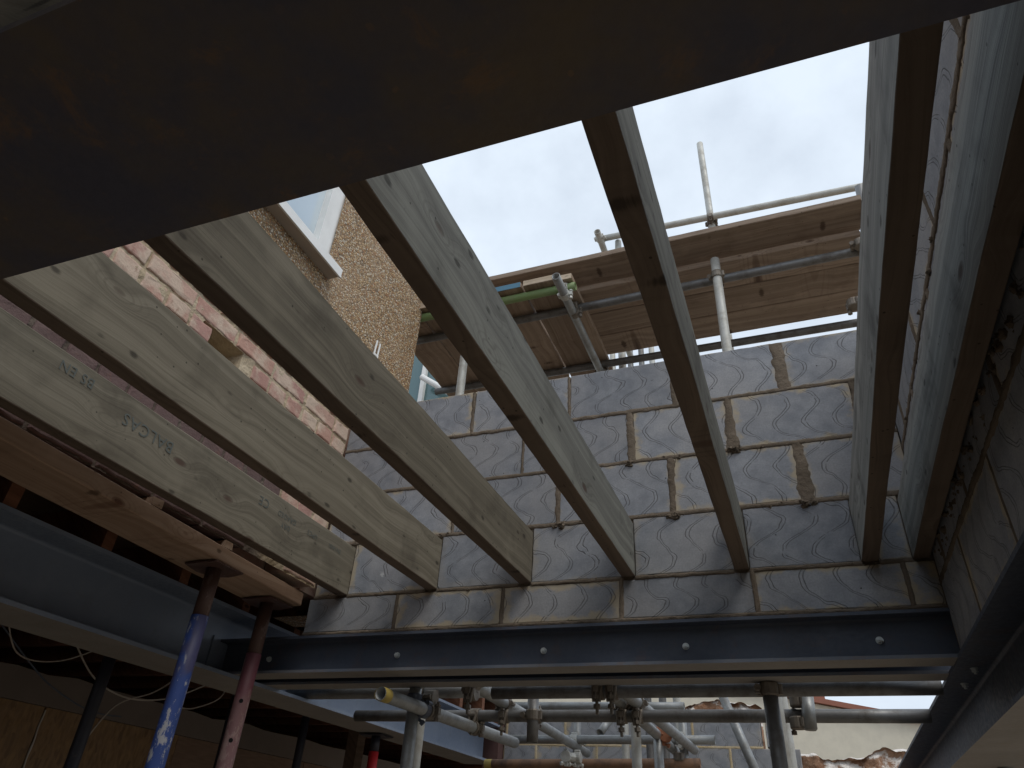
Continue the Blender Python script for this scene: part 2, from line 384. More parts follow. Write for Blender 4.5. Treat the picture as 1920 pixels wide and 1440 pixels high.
for i, x in enumerate(JX):
    y0 = -2.14
    t = thing('timber_joist', JL[i], 'joist', (x - JW/2, y0, 0), 'floor joists spanning between the steel beam and the block wall')
    plank('joist_board', M['joist' if i < 3 else 'joist_grey' if i < 5 else 'joist_pale'], t, x - JW, x, y0, .004, .0, JD, seed=i + 1, edge_mat=M['joist_edge'], lean=.014 if i == 5 else 0, amp=.0004 if i == 0 else .0012)
    if i == 0:
        def stamp(txt, ya, z, h, sx=1.):
            cu = bpy.data.curves.new('stamp', 'FONT'); cu.body = txt; cu.size = h*1.42; cu.resolution_u = 3; cu.space_character = 1.08
            tmp = bpy.data.objects.new('tmp', cu); C.objects.link(tmp); bpy.context.view_layer.update()
            me = bpy.data.meshes.new_from_object(tmp.evaluated_get(bpy.context.evaluated_depsgraph_get())); bpy.data.objects.remove(tmp)
            R = Matrix(((0, 0, 1, 0), (-1, 0, 0, 0), (0, -1, 0, 0), (0, 0, 0, 1)))   # x->-y, y->-z, z->+x
            me.transform(Matrix.Diagonal((sx, 1, 1, 1))); me.transform(R); me.materials.clear(); me.materials.append(M['ink'])
            o = bpy.data.objects.new('stamped_lettering', me); C.objects.link(o); o.parent = t
            o.location = Vector((x + .0016, ya, z)) - t.location; return o
        stamp('BALCAS', -1.018, .143, .036, 1.0)
        stamp('BS EN', -1.325, .172, .028, 1.0)
        stamp('CE', -.56, .158, .031); stamp('GRADED', -.40, .150, .019, .95); stamp('UPCS', -.262, .148, .019, .95); stamp('DRY', -.425, .117, .019, .95)
        stamp('EN14081', -.098, .150, .017, .9)
# joists carrying on behind the near beam, over the camera
for i, x in enumerate([.1308, .5286, .9116, 1.3002, 1.686, 2.076]):
    plank('timber_joist', M['joist'], None, x - JW + .06, x + .06, -6., -2.165, 0., JD, seed=i + 20, edge_mat=M['joist_edge'], origin=(x, -6, 0), n=20)
    o = bpy.data.objects[-1] if False else C.objects[-1]
    tag(o, ['rear joist nearest the house wall, behind the near steel beam', 'second rear joist from the house wall, behind the near steel beam', 'rear joist showing at the top left corner of the picture, past the near beam',
        'fourth rear joist from the house wall, behind the near steel beam', 'fifth rear joist from the house wall, behind the near steel beam', 'rear joist nearest the right block wall, behind the near steel beam'][i],
        'joist', 'joists behind the near steel beam')

# ------------------------------------------------------------------ steel beams
def ibeam_profile(w, d, tf, tw, r=.010):
    """closed profile, centre of web at 0, bottom at 0"""
    h, t = w/2, tw/2
    def fil(cx, cz, a0, a1): return [(cx + r*cos(radians(a0 + (a1 - a0)*k/4)), cz + r*sin(radians(a0 + (a1 - a0)*k/4))) for k in range(5)]
    p = [(-h, 0), (h, 0), (h, tf)] + fil(t + r, tf + r, 270, 180) + fil(t + r, d - tf - r, 180, 90) + [(h, d - tf), (h, d), (-h, d), (-h, d - tf)]
    p += fil(-t - r, d - tf - r, 90, 0) + fil(-t - r, tf + r, 0, -90) + [(-h, tf)]
    return p
def ibeam(label, axis, c, zb, a0, a1, w, d, tf, tw, mat, under=None, name='steel_beam', group=None, r=.010, edge=False):
    loc = (a0, c, zb) if axis == 'x' else (c, a0, zb)
    t = thing(name, label, 'steel beam', loc, group); pr = ibeam_profile(w, d, tf, tw, r); m = MB()
    n = 30; rings = []
    for i in range(n + 1):
        a = a0 + (a1 - a0)*i/n
        rings.append([((a, c + u, zb + v) if axis == 'x' else (c + u, a, zb + v)) for u, v in pr])
    m.loft(rings); o = m.build('i_section', mat, t)
    if under:
        o.data.materials.append(under)
        for p in o.data.polygons:
            if p.center.z < .002 and abs(p.normal.z) > .6: p.material_index = 1
    if edge:
        o.data.materials.append(M['steel_edge'])
        for p in o.data.polygons:
            if p.center.z < tf and abs(p.normal.z) < .3: p.material_index = 2
    return t
def bolt(parent, p, n, r=.011, h=.009):
    m = MB(); p = Vector(p); n = Vector(n); m.tube([p - n*.004, p + n*.002], r*1.25, 16); m.tube([p + n*.002, p + n*(.0025 + h)], r, 6); 
    m.tube([p + n*(.002 + h), p + n*(.004 + h + .004)], r*.5, 10); return m.build('bolt', M['bolt'], parent)
near = ibeam('wide rusty steel beam crossing right over the camera', 'x', -2.131, -.254, -.44, 2.42, .239, .250, .0135, .009, M['steel_near'], name='steel_beam')
near.rotation_euler.z = .015
plk = MB(); plk.box(-.42, 2.15, -2.236, -2.190, -.232, -.024); plk.build('timber_packing', M['joist'], near)
fr = ibeam('front steel beam of the bolted pair under the far block wall', 'x', .037, -.295, -.43, 2.235, .104, .138, .010, .006, M['steel'], M['dust_bounce'], r=.011, edge=True)
for x in (-.199, .387, .967, 1.455, 2.026): bolt(fr, (x, .0335, -.231), (0, -1, 0), .0088, .008)
bk = ibeam('rear steel beam of the bolted pair under the far block wall', 'x', .240, -.295, -.43, 2.235, .10, .138, .010, .006, M['steel'], M['dust_bounce'], r=.011, edge=True)
lf = ibeam('deep grey steel beam on the left, running under the old house', 'y', -.445, -.31, -6., 2.81, .254, .254, .0142, .009, M['steel_left'], M['dust_bounce'], r=.0127)
m = MB(); m.box(-.439, -.431, -.055, .085, -.292, -.150); m.build('end_plate', M['steel_left'], lf)
bolt(lf, (-.4305, -.038, -.275), (1, 0, 0), .009, .008)
rt = ibeam('dark steel beam on the right carrying the right block wall', 'y', 2.311, -.497, -6., 2.9, .203, .208, .011, .0072, M['steel'], M['dust_bounce'], r=.0102)
for y in (.10, .31): bolt(rt, (2.262, y, -.300), (0, 0, -1), .009, .008)
# mortar bed squeezed out on the far beam's top flange
# ------------------------------------------------------------------ block walls
class Wall:
    def __init__(s, origin, a, n): s.O = Vector(origin); s.a = Vector(a); s.n = Vector(n); s.b = MB(); s.m = MB()
    def P(s, u, z, d=0.): return s.O + s.a*u + Vector((0, 0, z)) + s.n*d
    def block(s, u0, u1, z0, z1, depth=.1):
        c = .0035; r1, r2 = random.random(), random.random(); w, h = u1 - u0, z1 - z0
        n = [0]; tilt = random.uniform(-.0012, .0012)
        def ring(i, d): 
            pts = []
            cor = [(u0 + i, z0 + i), (u1 - i, z0 + i), (u1 - i, z1 - i), (u0 + i, z1 - i)]
            for k in range(4):
                (ua, za), (ub, zb) = cor[k], cor[(k + 1) % 4]; m = 10 if k % 2 == 0 else 5
                for j in range(m):
                    t = j/m; u = ua + (ub - ua)*t; z = za + (zb - za)*t
                    q = N3((u*9 + s.O.x, z*9, s.O.y), 2.)*.002 + N3((u, z, r1*9), 45)*.0012
                    pts.append((u + (q if k % 2 else 0), z + (q if not k % 2 else 0), d))
            return pts
        rg = [ring(0, -depth), ring(0, -c), ring(c*.35, -c*.3), ring(c, 0)]
        vs = [s.P(u, z, d + tilt) for r in rg for u, z, d in r]; K = len(rg[0]); fs = []; us = []
        flatp = [(u - u0, z - z0) for r in rg for u, z, d in r]
        for i in range(3):
            for j in range(K):
                k = (j + 1) % K; fs.append((i*K + j, i*K + k, (i + 1)*K + k, (i + 1)*K + j))
        fs.append(tuple(3*K + j for j in range(K)))
        if s.flip: fs = [tuple(reversed(f)) for f in fs]
        for f in fs: us.append({'local': [flatp[i] for i in f], 'rnd': [(r1, r2)]*len(f), 'size': [(w, h)]*len(f)})
        s.b.add(vs, fs, us)
    @property
    def flip(s): return s.a.cross(Vector((0, 0, 1))).dot(s.n) < 0
    def ribbon(s, p0, p1, w0, w1=None, rough=.003, proud=.003, sink=.0035):
        """irregular mortar joint from p0 to p1 (u, z)"""
        w1 = w0 if w1 is None else w1; a = Vector(p0); b = Vector(p1); Ln = (b - a).length; n = max(3, int(Ln/.009)); d = (b - a)/Ln; q = Vector((-d.y, d.x))
        K = 6; vs = []; sd = random.random()*50
        for i in range(n + 1):
            t = i/n; p = a + (b - a)*t; w = w0 + (w1 - w0)*t
            la = w + rough*(N3((t*Ln*28, sd, 0)) + .7*N3((t*Ln*90, sd, 5))); lb = w + rough*(N3((t*Ln*28, sd, 11)) + .7*N3((t*Ln*90, sd, 17)))
            off = [-la*1.25, -la, -la*.35, lb*.35, lb, lb*1.25]
            dp = [-sink, proud*.35, proud*(.7 + .8*N3((t*Ln*60, sd, 21))), proud*(.7 + .8*N3((t*Ln*60, sd, 31))), proud*.35, -sink]
            for o_, e in zip(off, dp): c = p + q*o_; vs.append(s.P(c.x, c.y, e))
        fs = [(i*K + j, (i + 1)*K + j, (i + 1)*K + j + 1, i*K + j + 1) for i in range(n) for j in range(K - 1)]
        fs = [f if not s.flip else tuple(reversed(f)) for f in fs]
        s.m.add(vs, fs)
    def lump(s, u, z, r, seed):
        vs = []; fs = []; n = 9
        for i in range(5):
            for j in range(n):
                ph = i/4*pi/2; th = 2*pi*j/n; k = r*(1 + 1.3*N3((i*1.7, j*1.3, seed*3.1), .9)); vs.append(s.P(u + cos(th)*cos(ph)*k, z + sin(th)*cos(ph)*k*.7, sin(ph)*k*.8 - .002))
        for i in range(4):
            for j in range(n): fs.append((i*n + j, i*n + (j + 1) % n, (i + 1)*n + (j + 1) % n, (i + 1)*n + j))
        s.m.add(vs, fs)
    def done(s, name, label, cat, core, mortar, group=None):
        t = thing(name, label, cat, s.P(0, core[4]), group)
        s.b.build('blocks', M['block'], t); s.m.build('mortar_joints', mortar, t, smooth=True)
        k = MB(); k.box(*core); k.build('wall_core', mortar, t); return t
W = Wall((0, 0, 0), (1, 0, 0), (0, -1, 0)); XL, XR = -.02, 2.222; j = .005
# course under the joists (cut short)
j0 = [-.038] + [.3695 + .4418*k for k in range(5)] + [XR]
for a, b in zip(j0[:-1], j0[1:]): W.block(a + (j if a > 0 else 0), b - (j if b < XR else 0), -.142, -.010)
for x in j0[1:-1]: W.ribbon((x, -.148), (x + random.uniform(-.003, .003), -.004), .0075, .0065, .003)
edges = [XL]
for x in JX: edges += [x - JW - .002, x + .002]
edges += [XR]
for a, b in zip(edges[0::2], edges[1::2]):
    if b - a > .02: W.block(a, b, .0015, .212)
rows = [(.225, .440, [.130, .575, 1.018, 1.452, 1.902]), (.450, .665, [.415, .860, 1.311, 1.686, 2.120]), (.675, .890, [.170, .616, 1.058, 1.489, 1.894])]
wide = {1.902: (.024, .014), 1.452: (.010, .013), 1.018: (.008, .010), 1.686: (.021, .011), 1.311: (.0145, .012), .860: (.005, .005), 1.894: (.020, .022), 1.489: (.010, .008), 2.120: (.014, .011), 1.058: (.0065, .0055)}
for z0, z1, js in rows:
    ee = [XL] + js + [XR]
    for a, b in zip(ee[:-1], ee[1:]):
        ga = wide.get(a, (.006, .006)) if a in js else (0, 0); gb = wide.get(b, (.006, .006)) if b in js else (0, 0)
        W.block(a + (min(ga) - .001 if a in js else 0), b - (min(gb) - .001 if b in js else 0), z0, z1)
    for x in js: w = wide.get(x, (.006, .006)); W.ribbon((x, z0 - .004), (x + random.uniform(-.005, .005), z1 + (.004 if z1 < .88 else -.004)), w[0], w[1], .0035 + w[0]*.22, .004)
for k in range(len(JX) + 1):            # bed under the joist-level blocks, between joists
    a, b = edges[2*k], edges[2*k + 1]
    if b - a > .02: W.ribbon((a, -.0045), (b, -.0045), .0062, rough=.0026, proud=.004)
for z in (.2185, .445, .670):
    W.ribbon((XL, z), (XR, z), .0075, rough=.0038, proud=.004)
W.ribbon((-.038, -.149), (XR, -.149), .0065, rough=.002, proud=.006)
for i in range(60):
    z = random.choice([-.004, .2185, .445, .67, .2185, .445]) + random.uniform(-.008, .006); W.lump(random.uniform(.1, 2.2), z, random.uniform(.003, .008), i)
for x, z in ((1.902, .218), (1.686, .447), (1.452, .218), (1.311, .444), (1.018, .217)):
    for k in range(5): W.lump(x + random.uniform(-.02, .02), z - random.uniform(0, .014), random.uniform(.009, .016), k + x*9)
W.done('block_wall', 'grey concrete block wall with wavy scored lines, straight ahead under the joist ends', 'block wall', (XL, XR, .006, .098, -.150, .886), M['mortar'])
# the outer leaf behind it carries the scaffold side
RW = Wall((XR, 0, 0), (0, -1, 0), (-1, 0, 0))
RY = 2.0
for z0, z1, js in [(-.283, -.079, [-.0, .374, .836, 1.29, 1.73, 2.18, 2.63, 3.08]), (-.069, .146, [.15, .60, 1.05, 1.50, 1.95, 2.4, 2.85]), (.156, .371, [.374, .83, 1.28, 1.73, 2.18, 2.63]), (.381, .596, [.15, .6, 1.05, 1.5, 1.95, 2.4, 2.85]), (.606, .82, [.374, .83, 1.28, 1.73, 2.18, 2.63])]:
    ee = [0.] + [q for q in js if q > 0] + [3.2]
    for a, b in zip(ee[:-1], ee[1:]): RW.block(a + .004, b - .004, z0, z1)
    for x in ee[1:-1]: RW.ribbon((x, z0 - .003), (x + random.uniform(-.003, .003), z1 + .003), .005 if z0 < -.1 else .010, .006 if z0 < -.1 else .013, .004, .004 if z0 > -.1 else .0005)
for z, w, r in ((-.074, .009, .006), (.151, .012, .009), (.376, .010, .008), (.601, .010, .008)): RW.ribbon((0, z), (3.2, z), w, rough=r, proud=.004, sink=.006)
RW.ribbon((0, -.286), (3.2, -.286), .006, rough=.003, proud=.006)
for i in range(190):
    z = random.choice([.0, .151, .151, .376, .376, -.03, .6]) + random.uniform(-.018, .012); RW.lump(random.uniform(.05, 2.2), z, random.choice([.003, .004, .005, .006, .010]), i + 100)
for i in range(60): RW.lump(random.uniform(.05, 2.2), random.uniform(-.035, .01), random.uniform(.004, .013), i + 300)
RW.done('block_wall', 'dark shaded block wall on the right with mortar squeezed out beside the last joist', 'block wall', (XR + .006, XR + .098, -3.2, 0.098, -.288, .815), M['mortar'])

# ------------------------------------------------------------------ old house: brick face, pebbledash, window
H = thing('old_house', 'old house wall of pink brick with pebbledash and a white window above, left', 'house', (-.15, -1., GZ))
bk_ = MB(); FX = -.02
def brick(m, y0, y1, z0, z1, x=FX, dep=.09):
    r1, r2 = random.random(), random.random()
    c = .006; px = random.uniform(-.004, .003)
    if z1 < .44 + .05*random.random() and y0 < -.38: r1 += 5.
    def rg(i, d):
        pts = []; cor = [(y0 + i, z0 + i), (y1 - i, z0 + i), (y1 - i, z1 - i), (y0 + i, z1 - i)]
        for k in range(4):
            (a, b), (a2, b2) = cor[k], cor[(k + 1) % 4]; n = 6 if k % 2 == 0 else 3
            for q in range(n):
                t = q/n; y = a + (a2 - a)*t; z = b + (b2 - b)*t; o = N3((y, z, r1*7), 30)*.005
                pts.append((x + px + d + N3((y, z, r2*5), 22)*.003, y + (o if k % 2 else 0), z + (o if not k % 2 else 0)))
        return pts
    R_ = [rg(0, -dep), rg(0, -c), rg(c*.4, -c*.25), rg(c, 0)]; K = 18; vs = [v for r in R_ for v in r]; fs = []
    for i in range(3):
        for q in range(K): k = (q + 1) % K; fs.append((i*K + q, i*K + k, (i + 1)*K + k, (i + 1)*K + q))
    fs.append(tuple(3*K + q for q in range(K)))
    m.add(vs, fs, [{'local': [(0, 0)]*len(f), 'rnd': [(r1, r2)]*len(f), 'size': [(1, 1)]*len(f)} for f in fs])
z = .040; row = 0
while z < 1.0:
    y = -.012 - (row % 2)*.112
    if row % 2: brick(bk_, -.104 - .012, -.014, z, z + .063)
    while y > -2.35:
        hole = (row in (8,) and -.92 < y - .1 < -.76) or (row == 0 and y > -.4 and y < -.2)
        half = row % 5 == 3
        L_ = .100 if half else .212
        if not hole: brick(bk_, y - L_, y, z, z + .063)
        y -= L_ + .012
    z += .0755; row += 1
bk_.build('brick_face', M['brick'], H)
m = MB()
NY, NZ = 300, 110
vs = []; fs = []
for i in range(NZ + 1):
    for k in range(NY + 1):
        y = -2.36 + 2.354*k/NY; zz = .034 + .975*i/NZ
        d = -.006 + .0055*N3((y, zz, 1), 24) + .003*N3((y, zz, 5), 70)
        if -.95 < y < -.74 and .640 < zz < .712: d = -.095
        vs.append((FX + d, y, zz))
for i in range(NZ):
    for k in range(NY): a = i*(NY + 1) + k; fs.append((a, a + 1, a + NY + 2, a + NY + 1))
m.add(vs, fs); m.build('lime_mortar', M['lime_dark_low'], H)
m = MB(); m.box(-.30, FX - .10, -6., -.004, .034, 2.69); m.box(-.30, -.10, -.004, .26, .034, 2.69); m.box(FX - .10, FX - .03, -6., -2.36, .034, 1.); m.build('wall_core', M['brick'], H)
m = MB()
def rough_panel(m, x, y0, y1, z0, z1, step=.02, amp=.003, hole=None, raggedy=False, depth=.03):
    ny, nz = int((y1 - y0)/step), int((z1 - z0)/step); vs = []; fs = []
    for i in range(nz + 1):
        for k in range(ny + 1):
            y = y0 + (y1 - y0)*k/ny; zz = z0 + (z1 - z0)*i/nz; e = N3((y, zz, 3), 25)*amp
            yy = y + (N3((0, zz, 8), 30)*.004 if k in (0, ny) else 0)
            vs.append((x + e, yy, zz))
    b = ny + 1
    for i in range(nz):
        for k in range(ny):
            yc = y0 + (y1 - y0)*(k + .5)/ny; zc = z0 + (z1 - z0)*(i + .5)/nz
            if hole and hole[0] < yc < hole[1] and hole[2] < zc < hole[3]: continue
            a = i*b + k; fs.append((a, a + 1, a + b + 1, a + b))
    n0 = len(vs); vs2 = [(x - depth, v[1], v[2]) for v in vs]
    m.add(vs, fs)
    # right-hand return (far edge), bottom edge
    e1 = [i*b + ny for i in range(nz + 1)]
    q = [vs[i] for i in e1] + [vs2[i] for i in e1]; K = len(e1)
    m.add(q, [(i, K + i, K + i + 1, i + 1) for i in range(K - 1)])
    e2 = list(range(ny + 1)); q = [vs[i] for i in e2] + [vs2[i] for i in e2]; K = len(e2); m.add(q, [(i, K + i, K + i + 1, i + 1) for i in range(K - 1)])
WY0, WY1, WZ0, WZ1 = -1.76, -.45, 1.41, 2.62
rough_panel(m, -.004, -2.96, .262, 1.0, 2.70, .02, .003, (WY0 + .0, WY1 - .0, WZ0, WZ1), depth=.10)
m.build('pebbledash', M['pebble'], H)
m = MB(); rough_panel(m, -.045, .105, .475, -.04, 2.05, .02, .003, depth=.25); m.build('pebbledash', M['pebble'], H)
m = MB(); m.box(-.30, -.056, .262, .47, -.04, 2.04); m.build('wall_core', M['darkbrick'], H)
wd = bpy.data.objects.new('window', None); C.objects.link(wd); wd.parent = H; wd.location = Vector((-.03, (WY0 + WY1)/2, WZ0)) - Vector(H.location)
m = MB()
fw = .085; x0, x1 = -.07, -.012
m.box(x0, x1, WY1 - fw, WY1 + .004, WZ0, WZ1); m.box(x0, x1, WY0, WY0 + fw, WZ0, WZ1); m.box(x0, x1, WY0 + fw, WY1 - fw, WZ0, WZ0 + .055); m.box(x0, x1, WY0 + fw, WY1 - fw, WZ1 - .06, WZ1)
m.box(x0 + .004, x1 + .010, WY1 - fw - .022, WY1 - fw, WZ0 + .055, WZ1 - .06); m.box(x0 + .004, x1 + .010, WY0 + fw, WY0 + fw + .022, WZ0 + .055, WZ1 - .06)
m.box(x0 + .004, x1 + .010, WY0 + fw + .022, WY1 - fw - .022, WZ0 + .055, WZ0 + .075); m.box(x0, x1 + .004, -1.16, -1.09, WZ0 + .075, WZ1 - .06)
m.build('frame', M['upvc'], wd)
m = MB(); m.box(-.05, -.042, WY0 + fw, WY1 - fw, WZ0 + .05, WZ1 - .05); m.build('pane', M['glass'], wd)
m = MB(); m.box(-.07, .060, WY0 - .03, -.425, WZ0 - .045, WZ0 - .012); m.build('sill', M['sillc'], H)
m = MB(); m.box(.056, .066, WY0 - .03, -.422, WZ0 - .050, WZ0 - .002); m.box(-.07, .056, WY0 - .03, -.424, WZ0 - .010, WZ0 - .002); m.build('sill_cover', M['upvc'], H)
t = thing('wall_clip', 'small white metal wall clip sticking up on the pebbledash', 'wall clip', (.01, .035, 1.22))
m = MB(); m.tube([(.006, .020, 1.20), (.010, .024, 1.33)], .005, 8); m.tube([(.006, .050, 1.19), (.010, .053, 1.33)], .005, 8); m.box(.0, .012, .018, .056, 1.24, 1.252); m.build('rods', M['upvc'], t)

# plank under the brick, wedges
t = thing('timber_plank', 'orange-brown timber plank held up by the blue and the purple prop', 'plank', (0, -1.4, -.045))
m = MB()
def pl(y): return -.0545*(y + 1.43)/1.39*1.55 + .038
rings = []
for i in range(41):
    y = -3.2 + (3.16)*i/40; a = pl(max(y, -3.2)); e = [N3((k*5, y*3, 0))*.0014 for k in range(4)]; z0, z1, x1, x0 = -.045 + e[0], .006 + e[1], a + e[2], a - .198 + e[3]; r = .003
    rings.append([(x0 + r, y, z0), (x1 - r, y, z0), (x1, y, z0 + r), (x1, y, z1 - r), (x1 - r, y, z1), (x0 + r, y, z1), (x0, y, z1 - r), (x0, y, z0 + r)])
m.loft(rings); m.build('plank_board', M['orange_timber'], t)
for k, (y, lab) in enumerate(((-.895, 'small wooden wedge on the orange plank, the one nearer the camera'), (-.535, 'small wooden wedge on the orange plank, the one nearer the block wall'))):
    m = MB(); x = pl(y); m.box(x - .13, x - .002, y - .02, y + .02, .0075, .033, .002); tag(m.build('wooden_wedge', M['orange_timber'], None, (x - .06, y, .006)), lab, 'wedge', 'wedges on the orange plank')

# ------------------------------------------------------------------ steel props
def prop(label, top, foot, r, mats, plate=True, holes=(), split=.12, name='steel_prop', rust_plate=None):
    top = Vector(top); foot = Vector(foot); d = (foot - top).normalized(); t = thing(name, label, 'prop', foot, 'adjustable steel props')
    s = top + d*.008; k = top + d*split
    m = MB(); m.tube([s, k], r*.93, 20); m.build('inner_tube', mats[0], t, smooth=True)
    m = MB(); n = 12; m.tube([k + (foot - k)*i/n for i in range(n + 1)], r, 20); m.build('outer_tube', mats[1], t, smooth=True)
    if plate:
        m = MB(); G = 10; vs = []; P_ = .078
        for sgn in (0, 1):
            for i in range(G + 1):
                for q in range(G + 1):
                    u, v = (i/G*2 - 1), (q/G*2 - 1); rr = math.hypot(u, v)
                    dz = -.0055*sgn - .010*max(0, rr - .55)*max(0, abs(abs(u) - abs(v)) - .1) - .004*max(0, .4 - rr)
                    k_ = 1 - .10*(abs(u*v)) ; vs.append((top.x + u*P_*k_, top.y + v*P_*k_, top.z - .0015 + dz))
        B = (G + 1)**2; fs = []
        for i in range(G):
            for q in range(G):
                a = i*(G + 1) + q; fs.append((a, a + G + 1, a + G + 2, a + 1)); fs.append((B + a, B + a + 1, B + a + G + 2, B + a + G + 1))
        rim = [i for i in range(G + 1)] + [(i + 1)*(G + 1) + G for i in range(G)] + [G*(G + 1) + G - 1 - i for i in range(G)] + [(G - 1 - i)*(G + 1) for i in range(G - 1)]
        for a, b in zip(rim, rim[1:] + rim[:1]): fs.append((a, b, B + b, B + a))
        m.add(vs, fs); m.build('head_plate', rust_plate or mats[0], t)
    side = Vector((.62, -.78, 0)).normalized()
    for h in holes:
        p = top + d*h; m = MB(); m.tube([p + side*(r - .004), p + side*(r + .0006)], .0075, 12); m.build('pin_hole', M['black'], t)
    m = MB(); m.box(foot.x - .075, foot.x + .075, foot.y - .075, foot.y + .075, GZ + .004, GZ + .010); m.build('base_plate', mats[0], t)
    return t
prop('blue steel prop with worn white paint, holding the orange plank', (-.080, -.508, -.0465), (-.080, -.508, GZ + .01), .0285, (M['rust_prop'], M['blue_prop']), split=.17)
prop('faded purple-red steel prop with pin holes, at the far end of the plank', (-.152, -.115, -.0465), (-.178, -.125, GZ + .01), .0285, (M['rust_prop'], M['purple_prop']), holes=(.37, .50, .64, .79), split=.20)
prop('bright red steel prop under the far end of the left steel beam', (-.50, 1.43, -.3125), (-.50, 1.43, GZ + .01), .027, (M['dark_prop'], M['red_prop']), split=.085)
for x, y, lab, m_ in ((-1.0, -.03, 'dark steel prop at the far left, in front of the strand board', 'dark_prop'), (-1.3, 1.144, 'dark steel prop seen between the blue and the purple prop', 'dark_prop'),
                 (-1.3, 1.84, 'dark steel prop right of the purple prop, before the plywood', 'dark_prop'), (-1.0, 2.72, 'dark steel prop behind and right of the red prop', 'dark_prop')):
    prop(lab, (x, y, -.062), (x, y, GZ + .01), .0265, (M[m_], M[m_]), split=.1)
m = MB(); m.box(-1.06, -.98, 2.0, 2.09, GZ, -.062); tag(m.build('timber_post', M['deck'], None, (-1.02, 2.04, GZ)), 'dark timber post standing just left of the red prop', 'post')

# ------------------------------------------------------------------ old house interior on the left
for i in range(25):
    y = -2.2 + i*.36
    if i > 24: break
    m = MB(); m.loft([[(x, q, z) for q, z in ((y - .022, -.054), (y + .022, -.054), (y + .022, .10), (y - .022, .10))] for x in (-4.5, -3.5, -2.5, -1.6, -.9, -.32)])
    nm = ['first', 'second', 'third', 'fourth', 'fifth', 'sixth', 'seventh', 'eighth', 'ninth', 'tenth', 'eleventh', 'twelfth', 'thirteenth', 'fourteenth', 'fifteenth', 'sixteenth', 'seventeenth', 'eighteenth', 'nineteenth', 'twentieth', 'twenty-first', 'twenty-second', 'twenty-third', 'twenty-fourth', 'twenty-fifth']
    tag(m.build('ceiling_joist', M['old_wood'], None, (-.32, y, -.054)), nm[i] + ' old red-brown ceiling joist above the left beam, counting away from the camera', 'joist', 'old ceiling joists in the house')
m = MB(); m.box(-4.5, -.32, -6., 6.6, .102, .125); tag(m.build('floorboards', M['deck'], None, (-2, 0, .102)), 'dark floorboards over the old ceiling joists on the left', 'floorboards')
m = MB()
rings = []
for i in range(72):
    y = -6 + i*.175; e = N3((0, y, 0), 3)*.02 + N3((0, y, 0), 11)*.012
    rings.append([(-1.78, y, -.345), (-1.78, y, -.205 + e), (-1.95, y, -.205 + e*.5), (-1.95, y, -.345)])
m.loft(rings); tag(m.build('concrete_lintel', M['plaster'], None, (-1.8, 0, -.345)), 'rough grey-brown lintel running along the top of the board wall', 'lintel')
def panel(y0, y1, mat, lab, x=-1.80, z1=-.347, dx=0):
    m = MB(); m.box(x - .018, x + dx, y0, y1, GZ + .002, z1); tag(m.build('wall_panel', mat, None, (x, (y0 + y1)/2, GZ)), lab, 'wall panel', 'sheet panels closing the old room')
panel(-6., -1.62, M['osb'], 'strand board sheet nearest the camera side on the left'); panel(-1.614, .366, M['osb'], 'strand board sheet at the bottom left corner of the picture')
panel(.374, 1.30, M['osb'], 'strand board sheet between the far-left dark prop and the blue prop', dx=.002); panel(1.304, 2.6, M['ply'], 'brown plywood sheet behind the purple prop'); panel(2.606, 6.6, M['ply'], 'brown plywood sheet behind the red prop', dx=.002)
m = MB(); m.tube([(-1.795, .372 + N3((0, 0, z*.02), 9)*.03, -.36 - z*.02) for z in range(100)], [.004 + .006*max(0, N3((1, 0, z*.02), 14)) for z in range(100)], 6)
tag(m.build('foam_bead', M['cable'], None, (-1.79, .37, -1.3)), 'pale foam bead down the seam between the two left strand boards', 'foam bead')
m = MB(); m.box(-4.5, -1.20, 6.62, 6.8, GZ, .1); m.box(-4.6, -4.5, -6., 6.62, GZ, .1); tag(m.build('back_wall', M['darkbrick'], None, (-2.5, 4.5, GZ)), 'dark brick wall closing the far end of the old room behind the board sheets', 'wall')
def wire(pts, r, lab, mat='cable'):
    P_ = [Vector(p) for p in pts]; out = []
    for i in range(len(P_) - 1):
        a = P_[max(i - 1, 0)]; b = P_[i]; c = P_[i + 1]; d = P_[min(i + 2, len(P_) - 1)]
        for k in range(8):
            t = k/8; out.append(.5*((2*b) + (c - a)*t + (2*a - 5*b + 4*c - d)*t*t + (3*b - a - 3*c + d)*t**3))
    out.append(P_[-1]); m = MB(); m.tube(out, r, 6); tag(m.build('cable', M[mat], None, out[0], smooth=True), lab, 'cable', 'loose cables hanging from the old ceiling')
wire([(-1.62, .25, -.06), (-1.6, .42, -.20), (-1.55, .62, -.26), (-1.5, .85, -.22), (-1.5, 1.1, -.10)], .0045, 'thick pale cable looping between the far-left prop and the blue prop')
wire([(-1.60, .95, -.10), (-1.58, .80, -.20), (-1.62, .62, -.30), (-1.63, .50, -.52)], .004, 'pale cable hanging lowest, beside the far-left dark prop')
wire([(-1.55, -.25, -.06), (-1.6, .0, -.18), (-1.6, .2, -.28), (-1.65, .5, -.34), (-1.7, .75, -.33)], .004, 'dark cable sagging across the lintel at the far left', 'steel')
wire([(-1.4, -.3, -.05), (-1.5, -.1, -.20), (-1.55, .15, -.18), (-1.5, .35, -.06)], .0035, 'thin grey cable dipping at the left edge of the picture')
wire([(-1.5, 1.28, -.06), (-1.5, 1.22, -.16), (-1.56, 1.1, -.23), (-1.56, .98, -.24)], .0042, 'short pale cable with a bent end, left of the blue prop')
wire([(-1.3, .42, -.06), (-1.32, .46, -.13), (-1.34, .53, -.13), (-1.36, .60, -.06)], .006, 'short thick white cable loop under the left beam')

